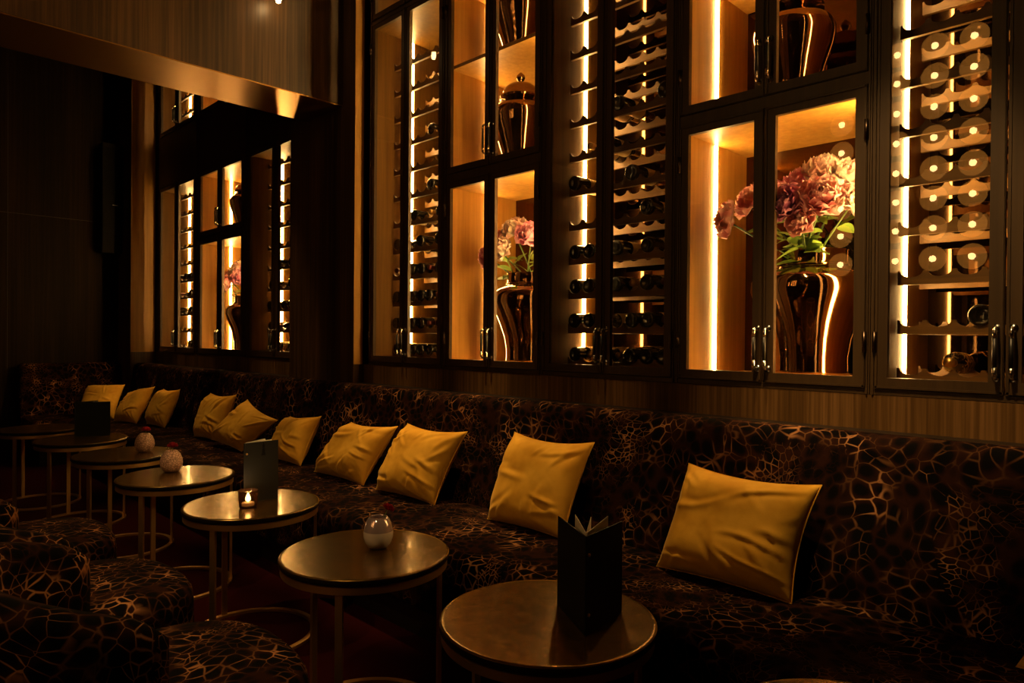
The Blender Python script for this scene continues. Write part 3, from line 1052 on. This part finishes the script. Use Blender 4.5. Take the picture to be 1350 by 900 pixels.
CUSH = [
    ('large mustard cushion nearest the camera, alone on the right of the menu', (-1.352, -0.325, 0.790), (-0.872, -0.325, 0.784), (-0.905, -0.465, 0.432), (-1.395, -0.465, 0.432), 0.112),
    ('upright mustard cushion leaning behind the open black menu', (-2.262, -0.320, 0.812), (-1.800, -0.315, 0.815), (-1.838, -0.460, 0.432), (-2.285, -0.465, 0.432), 0.106),
    ('brightest mustard cushion, front of the overlapping pair above the red flower', (-3.050, -0.345, 0.780), (-2.580, -0.330, 0.782), (-2.650, -0.475, 0.432), (-3.130, -0.490, 0.434), 0.108),
    ('creased mustard cushion behind the brightest one', (-3.610, -0.345, 0.735), (-3.160, -0.330, 0.752), (-3.265, -0.480, 0.432), (-3.780, -0.490, 0.436), 0.106),
    ('small looking mustard cushion just right of the charcoal menu', (-4.395, -0.330, 0.700), (-4.000, -0.320, 0.735), (-4.020, -0.450, 0.432), (-4.420, -0.460, 0.432), 0.099),
    ('tilted mustard cushion standing on its corner behind the charcoal menu', (-5.000, -0.355, 0.775), (-4.560, -0.335, 0.660), (-4.760, -0.500, 0.436), (-5.240, -0.520, 0.470), 0.095),
    ('mustard cushion tucked behind the tilted one', (-5.740, -0.330, 0.775), (-5.270, -0.320, 0.790), (-5.300, -0.425, 0.432), (-5.760, -0.450, 0.432), 0.092),
    ('rightmost of the three dim far mustard cushions', (-6.820, -0.330, 0.745), (-6.420, -0.325, 0.765), (-6.430, -0.450, 0.432), (-6.830, -0.470, 0.432), 0.092),
    ('middle of the three dim far mustard cushions, tipped sideways', (-7.330, -0.430, 0.690), (-6.900, -0.380, 0.765), (-6.880, -0.540, 0.436), (-7.200, -0.640, 0.440), 0.086),
    ('farthest mustard cushion, partly hidden by a standing menu', (-8.060, -0.640, 0.720), (-7.640, -0.420, 0.745), (-7.420, -0.580, 0.436), (-7.780, -0.800, 0.436), 0.092),
    ('mustard cushion at the right photo edge, only its corner showing', (-0.225, -0.330, 0.790), (0.24, -0.325, 0.790), (0.20, -0.465, 0.432), (-0.335, -0.470, 0.434), 0.106),
]
for i, (lb, a, b_, c_, d_, th) in enumerate(CUSH):
    cushion(lb, a, b_, c_, d_, th, i + 1)

# ------------------------------------------------------------------ round tables


def make_table():
    t = thing('side_table', '', 'table', (0, 0, 0), 'round brass side tables')
    MB().lathe([(0.0, 0.526), (0.258, 0.526), (0.266, 0.528), (0.270, 0.533), (0.271, 0.540), (0.270, 0.5465)], seg=72).build('edge_band', M_EDGE, t, smooth=True, local=True)
    MB().lathe([(0.270, 0.5465), (0.2675, 0.549), (0.264, 0.550), (0.258, 0.550), (0.10, 0.550), (0.0, 0.550)], seg=72).build('tabletop', M_MARBLE, t, smooth=True, local=True)
    MB().lathe([(0.250, 0.503), (0.2635, 0.503), (0.2645, 0.504), (0.2645, 0.5255), (0.250, 0.5255), (0.250, 0.503)], seg=72).build('frame_ring', M_BRASS, t, local=True)
    for a in (62, 182, 302):
        l_ = MB().box(-0.011, 0.011, -0.006, 0.006, 0.010, 0.505)
        l_.v = [((0.2535 + y) * math.cos(R(a)) - x * math.sin(R(a)), (0.2535 + y) * math.sin(R(a)) + x * math.cos(R(a)), z) for x, y, z in l_.v]
        l_.build('leg', M_BRASS, t, local=True)
    MB().lathe([(0.240, 0.0005), (0.2615, 0.0005), (0.2625, 0.0015), (0.2625, 0.0125), (0.240, 0.0125), (0.240, 0.0005)], seg=72).build('base_ring', M_BRASS, t, local=True)
    return t


TAB = [
    ('round brass table with marble top carrying the open black menu', -1.167, -1.302, 0),
    ('round brass table carrying the two-tone cream and silver vase', -1.932, -1.336, 8),
    ('round brass table with candle and charcoal menu', -2.816, -1.312, 0),
    ('round brass table carrying the nearer crackled vase', -3.625, -1.332, 4),
    ('dim round brass table carrying the farther crackled vase', -4.490, -1.320, 0),
    ('dim round brass table carrying a standing menu at the far left', -5.300, -1.350, 2),
    ('farthest bare round brass table at the left edge', -6.100, -1.430, 12),
    ('round table at the bottom edge whose rim barely shows', -0.395, -1.340, 0),
]
tp = make_table()
for i, (lb, x, y, rz) in enumerate(TAB):
    o_ = tp if i == 0 else copy_tree(tp)
    o_.location = (x, y, 0)
    o_.rotation_euler = (0, 0, R(rz))
    o_['label'] = lb

# ------------------------------------------------------------------ leopard tub chairs


def make_chair():
    t = thing('tub_chair', '', 'chair', (0, 0, 0), 'leopard tub chairs')
    N = 56
    prof = [(0.0, 0.20), (0.90, 0.20), (0.97, 0.215), (1.0, 0.25), (1.0, 0.36), (0.985, 0.395), (0.94, 0.418), (0.85, 0.430), (0.6, 0.438), (0.3, 0.441), (0.0, 0.442)]
    vs, fs = [], []
    for (r_, z) in prof:
        for k in range(N):
            a = 2 * PI * k / N
            ca, sa = math.cos(a), math.sin(a)
            e = 0.72
            x = 0.308 * math.copysign(abs(ca) ** e, ca)
            y = 0.308 * math.copysign(abs(sa) ** e, sa)
            vs.append((x * r_ * 1.03, y * r_ * 1.06 + 0.015, z))
    for i in range(len(prof) - 1):
        for k in range(N):
            a, b_ = i * N + k, i * N + (k + 1) % N
            fs.append((a, b_, b_ + N, a + N))
    MB().add(vs, fs).build('seat', M_LEO_B, t, smooth=True, local=True, fixn=True)
    # wrap-round backrest: section carried round the back of the seat
    vs, fs = [], []
    NA = 44
    cs = 16
    for i in range(NA + 1):
        f = i / NA
        a = R(-172 + 164 * f)
        endk = min(1.0, math.sin(PI * min(1, max(0, min(f, 1 - f) / 0.07)) / 2) + 0.02)
        top = 0.665 + 0.105 * math.sin(PI * f) ** 0.8
        ri, th = 0.286, 0.098
        mid_r = ri + th / 2
        for k in range(cs):
            q = 2 * PI * k / cs
            e = 0.55
            cx = math.copysign(abs(math.cos(q)) ** e, math.cos(q)) * th / 2 * endk
            lo = 0.16
            hz = (top - lo) / 2
            cz = math.copysign(abs(math.sin(q)) ** 0.32, math.sin(q)) * hz * (0.9 + 0.1 * endk)
            lean = 0.10 * max(0, cz / hz) * math.sin(PI * f)
            rr = mid_r + cx + lean * 0.5
            ca, sa = math.cos(a), math.sin(a)
            ee = 0.82
            vs.append((rr * math.copysign(abs(ca) ** ee, ca), rr * math.copysign(abs(sa) ** ee, sa), lo + hz + cz))
    for i in range(NA):
        for k in range(cs):
            p = i * cs + k
            q = i * cs + (k + 1) % cs
            fs.append((p, q, q + cs, p + cs))
    fs.append(tuple(range(cs)))
    fs.append(tuple(NA * cs + k for k in range(cs))[::-1])
    MB().add(vs, fs).build('backrest', M_LEO_B, t, smooth=True, local=True, fixn=True)
    MB().lathe([(0.0, 0.0), (0.30, 0.0), (0.31, 0.008), (0.31, 0.05), (0.27, 0.06), (0.27, 0.205), (0.0, 0.205)], seg=40).build('plinth', M_BLACKTRIM, t, local=True)
    return t


CH = [('leopard tub chair nearest the camera at the lower left', -1.80, -2.02, -2),
      ('leopard tub chair behind the nearest one, facing the candle table', -2.58, -2.02, 3),
      ('leopard tub chair farther back at the left edge', -3.38, -2.03, -3)]
cp = make_chair()
for i, (lb, x, y, rz) in enumerate(CH):
    o_ = cp if i == 0 else copy_tree(cp)
    o_.location = (x, y, 0)
    o_.rotation_euler = (0, 0, R(rz))
    o_['label'] = lb

# ------------------------------------------------------------------ things on the tables


def panel(mb, a, b_, z0, z1, th, mi=0):
    """upright board between two floor points"""
    a, b_ = Vector((a[0], a[1], 0)), Vector((b_[0], b_[1], 0))
    d = (b_ - a).normalized()
    n_ = Vector((-d.y, d.x, 0)) * th / 2
    vs = []
    for z in (z0, z1):
        for p in (a - n_, b_ - n_, b_ + n_, a + n_):
            vs.append((p.x, p.y, z))
    mb.add(vs, [(0, 3, 2, 1), (4, 5, 6, 7), (0, 1, 5, 4), (1, 2, 6, 5), (2, 3, 7, 6), (3, 0, 4, 7)], mi)
    return mb


def menu(label, Sp, L, Rr, h, cover, rivets=True, pages=3, ztop=0.0):
    z = 0.5506
    root = thing('menu', label, 'menu', (Sp[0], Sp[1], z), 'standing menus')
    c = MB()
    panel(c, Sp, L, z, z + h, 0.003)
    panel(c, Sp, Rr, z, z + h, 0.003)
    c.tube([(Sp[0], Sp[1], z), (Sp[0], Sp[1], z + h)], 0.0035, 8)
    c.build('cover', cover, root)
    sp, l, r_ = Vector((*Sp, 0)), Vector((*L, 0)), Vector((*Rr, 0))
    for k in range(pages):
        f = (k + 1) / (pages + 1)
        d = ((l - sp).normalized() * (1 - f) + (r_ - sp).normalized() * f).normalized()
        ln = ((l - sp).length) * (0.90 - 0.12 * (k % 2))
        p = MB()
        panel(p, (sp + d * 0.006)[:2], (sp + d * ln)[:2], z + 0.006, z + h - 0.004 + ztop, 0.0012)
        p.build('page', M_PAPER, root)
    if rivets:
        # small brass rivets through the right cover, on the outside
        d = (r_ - sp).normalized()
        nrm = Vector((d.y, -d.x, 0))
        if nrm.dot(Vector((0, -2.6, 0)) - sp) < 0:
            nrm = -nrm
        for zz in (z + 0.045, z + h - 0.045):
            c_ = sp + d * 0.009 + nrm * 0.001
            rv = MB().tube([(c_.x, c_.y, zz), (c_.x + nrm.x * 0.004, c_.y + nrm.y * 0.004, zz)], 0.0042, 10)
            rv.build('rivet', M_BRASS, root, smooth=True)
    return root


menu('open black menu standing on the nearest full table', (-1.03, -1.32), (-1.20, -1.225), (-1.055, -1.145), 0.232, M_MENU, ztop=0.012)
mg = menu('charcoal menu with small dark emblem standing behind the candle', (-2.819, -1.345), (-2.905, -1.225), (-2.826, -1.194), 0.25, M_MENU_G, ztop=0.006)
# small figure emblem on the charcoal cover (flat mark facing the room)
em = MB()
ex, ey, ez = -2.8215, -1.262, 0.742
poly = [(-0.010, 0.0), (0.010, 0.0), (0.006, 0.016), (0.004, 0.034), (0.005, 0.042), (0.002, 0.047), (0.0015, 0.056), (-0.0015, 0.056), (-0.002, 0.047), (-0.005, 0.042), (-0.004, 0.034), (-0.006, 0.016)]
vs = [(ex + 0.0012, ey + a, ez + b_) for a, b_ in poly] + [(ex - 0.001, ey + a, ez + b_) for a, b_ in poly]
n = len(poly)
em.add(vs, [tuple(range(n)), tuple(range(2 * n - 1, n - 1, -1))] + [((i + 1) % n, i, i + n, (i + 1) % n + n) for i in range(n)])
em.build('emblem', M_BLACK, mg)
menu('black menu standing on the far left table before the cushions', (-5.42, -1.36), (-5.47, -1.21), (-5.33, -1.17), 0.235, M_MENU, rivets=False, pages=2)

# tealight in a dark glass
cx, cyy = -2.745, -1.362
cd = thing('tealight_holder', 'burning tealight in a dark glass before the charcoal menu', 'candle', (cx, cyy, 0.5503))


def amber_glass():
    M = mat('dark_amber_glass', (0.02, 0.010, 0.005), 0.08)
    t = NT(M)
    tr = t.n('BsdfTransparent')
    tr.inputs[0].default_value = (0.95, 0.78, 0.55, 1)
    ms = t.n('MixShader')
    ms.inputs[0].default_value = 0.45
    out = [n_ for n_ in t.t.nodes if n_.type == 'OUTPUT_MATERIAL'][0]
    t.l(t.b.outputs[0], ms.inputs[1])
    t.l(tr.outputs[0], ms.inputs[2])
    t.l(ms.outputs[0], out.inputs[0])
    return M


MB().lathe([(0.0, 0.5506), (0.030, 0.5506), (0.036, 0.558), (0.039, 0.600), (0.038, 0.622), (0.036, 0.622), (0.034, 0.562), (0.0, 0.560)], (cx, cyy, 0), 32).build('cup', amber_glass(), cd, smooth=True)
MB().lathe([(0.0, 0.5605), (0.024, 0.5605), (0.024, 0.572), (0.0, 0.573)], (cx, cyy, 0), 24).build('wax', emit('glowing_wax', (1.0, 0.45, 0.15), 0.7), cd, smooth=True)
MB().lathe([(0.0, 0.574), (0.009, 0.581), (0.0105, 0.589), (0.006, 0.601), (0.0, 0.614)], (cx, cyy, 0), 12).build('flame', emit('flame', (1.0, 0.70, 0.36), 60.0), cd, smooth=True)
ld = bpy.data.lights.new('candle_glow', 'POINT')
ld.energy = 0.35
ld.color = (1.0, 0.5, 0.18)
ld.shadow_soft_size = 0.01
lo = bpy.data.objects.new('candle_glow', ld)
COL.objects.link(lo)
lo.parent = cd
lo.location = (0, 0, 0.072)


def carnation(label, base, head, rad, seed):
    root = thing('carnation', label, 'flower', base, 'red table flowers')
    B, H = Vector(base), Vector(head)
    MB().tube([B, (B + H) / 2 + Vector((0.003, 0, 0.004)), H], 0.0016, 6).build('stem', M_STEM, root, smooth=True)
    pm = peony_mesh(rad, seed, 46)
    q = Vector((0, 0, 1)).rotation_difference((H - B).normalized())
    pm.v = [tuple(H + q @ Vector(v)) for v in pm.v]
    pm.build('bloom', M_REDFLOWER, root, smooth=True)
    return root


# two-tone vase: cream below, silvered above
vx, vy, vz = -1.935, -1.285, 0.5505
root = thing('bud_vase', 'round vase, cream below and silvered above, on the second table', 'vase', (vx, vy, vz), 'little table vases')
MB().lathe([(0.0, 0.0), (0.022, 0.0), (0.033, 0.006), (0.043, 0.020), (0.048, 0.036), (0.0488, 0.050), (0.048, 0.058)], (vx, vy, vz), 36).build('base', M_CREAM, root, smooth=True)
MB().lathe([(0.048, 0.058), (0.046, 0.070), (0.041, 0.086), (0.034, 0.098), (0.029, 0.103), (0.027, 0.103), (0.031, 0.096), (0.038, 0.082), (0.042, 0.065), (0.0, 0.055)], (vx, vy, vz), 36).build('silver_top', M_SILVER, root, smooth=True)
carnation('dark red carnation leaning from the two-tone vase', (vx, vy, vz + 0.06), (vx + 0.022, vy + 0.022, vz + 0.128), 0.020, 5)
for (x, y, lb, lf, sd) in ((-3.735, -1.318, 'crackled white egg vase with a red bloom, nearer of two', 'red carnation in the nearer crackled vase', 8),
                           (-4.475, -1.215, 'crackled white egg vase farther back on the dim table', 'dim red carnation in the farther crackled vase', 9)):
    root = thing('bud_vase', lb, 'vase', (x, y, vz), 'little table vases')
    MB().lathe([(0.0, 0.0), (0.026, 0.0), (0.038, 0.006), (0.050, 0.026), (0.054, 0.046), (0.051, 0.068), (0.042, 0.090), (0.028, 0.106), (0.022, 0.109), (0.020, 0.108), (0.030, 0.095), (0.040, 0.06), (0.0, 0.02)], (x, y, vz), 36).build('body', M_CRACKLE, root, smooth=True)
    carnation(lf, (x, y, vz + 0.03), (x - 0.004, y + 0.008, vz + 0.125), 0.026, sd)

# ------------------------------------------------------------------ wall things
sp_ = thing('wall_speaker', 'tall black loudspeaker hung on the dark end wall', 'speaker', (-8.39, -0.36, 2.1))
MB().box(-8.43, -8.30, -0.46, -0.262, 2.11, 3.28).build('cabinet_body', M_BLACK, sp_, bevel=0.008)  # body widened to take in the shadow on the wall beside it
g = MB()
for k in range(46):
    z = 2.14 + 1.11 * k / 46
    g.box(-8.300, -8.296, -0.448, -0.274, z, z + 0.017)
g.build('grille', M_BLACK, sp_)
MB().box(-8.296, -8.2945, -0.36, -0.31, 2.62, 2.628).build('badge', M_WHITE, sp_)
MB().box(-8.478, -8.43, -0.40, -0.32, 2.5, 2.9).build('bracket', M_BLACK, sp_)

sc_ = thing('picture_light', 'small brass spotlight on the bulkhead at the top edge', 'lamp', (-4.1, -0.55, 3.36))
MB().box(-4.1595, -4.150, -0.635, -0.565, 3.37, 3.47).tube([(-4.15, -0.60, 3.42), (-4.08, -0.60, 3.43), (-4.055, -0.60, 3.42)], 0.007, 8).build('bracket', M_BRASS, sc_, smooth=False)
MB().lathe([(0.0, 3.425), (0.018, 3.425), (0.024, 3.41), (0.028, 3.33), (0.025, 3.33), (0.021, 3.40), (0.0, 3.405)], (-4.05, -0.60, 0), 20).build('lamp_shade', M_BRASS, sc_, smooth=True)
MB().lathe([(0.0, 3.278), (0.012, 3.284), (0.018, 3.303), (0.012, 3.36), (0.0, 3.365)], (-4.05, -0.60, 0), 16).build('bulb', emit('bulb', (1.0, 0.62, 0.25), 30.0), sc_, smooth=True)

# round amber glass lamps on the opposite wall (they show as reflections in the glass doors)


def make_disc():
    t = thing('disc_wall_lamp', '', 'lamp', (0, 0, 0), 'round amber lamps reflected in the glass')
    MB().lathe([(0.0, 0.030), (0.050, 0.030), (0.085, 0.034), (0.104, 0.042), (0.112, 0.050), (0.114, 0.048), (0.106, 0.036), (0.086, 0.026), (0.0, 0.022)], seg=40, axis='y').build('glass_disc', M_DISC, t, smooth=True, local=True)
    MB().lathe([(0.0, 0.0), (0.03, 0.0), (0.03, 0.022), (0.0, 0.022)], seg=20, axis='y').build('mount', M_BRASS, t, local=True)
    MB().lathe([(0.022, 0.034), (0.030, 0.050), (0.026, 0.068), (0.012, 0.078), (0.0, 0.080)], seg=20, axis='y').build('bulb', M_BULB, t, smooth=True, local=True)
    return t


M_DISC = emit('lit_amber_disc', (1.0, 0.36, 0.05), 1.9, (0.10, 0.04, 0.01))
M_BULB = emit('lamp_bulb', (1.0, 0.62, 0.22), 26.0)
dp = make_disc()
first = True
zs = [1.99, 2.27, 2.54, 2.81, 3.09, 3.37, 3.65, 3.92]
cn = {-1.485: 'rightmost', -1.79: 'second', -2.10: 'third', -2.595: 'separate leftmost'}
for x, nm in cn.items():
    for k, z in enumerate(zs):
        if x < -2.3 and z > 3.4:
            continue
        o_ = dp if first else copy_tree(dp)
        first = False
        o_.location = (x, -4.62, z)
        o_['label'] = 'round amber lamp mirrored in glass, %s column, %s from the bottom' % (nm, ORD[k])
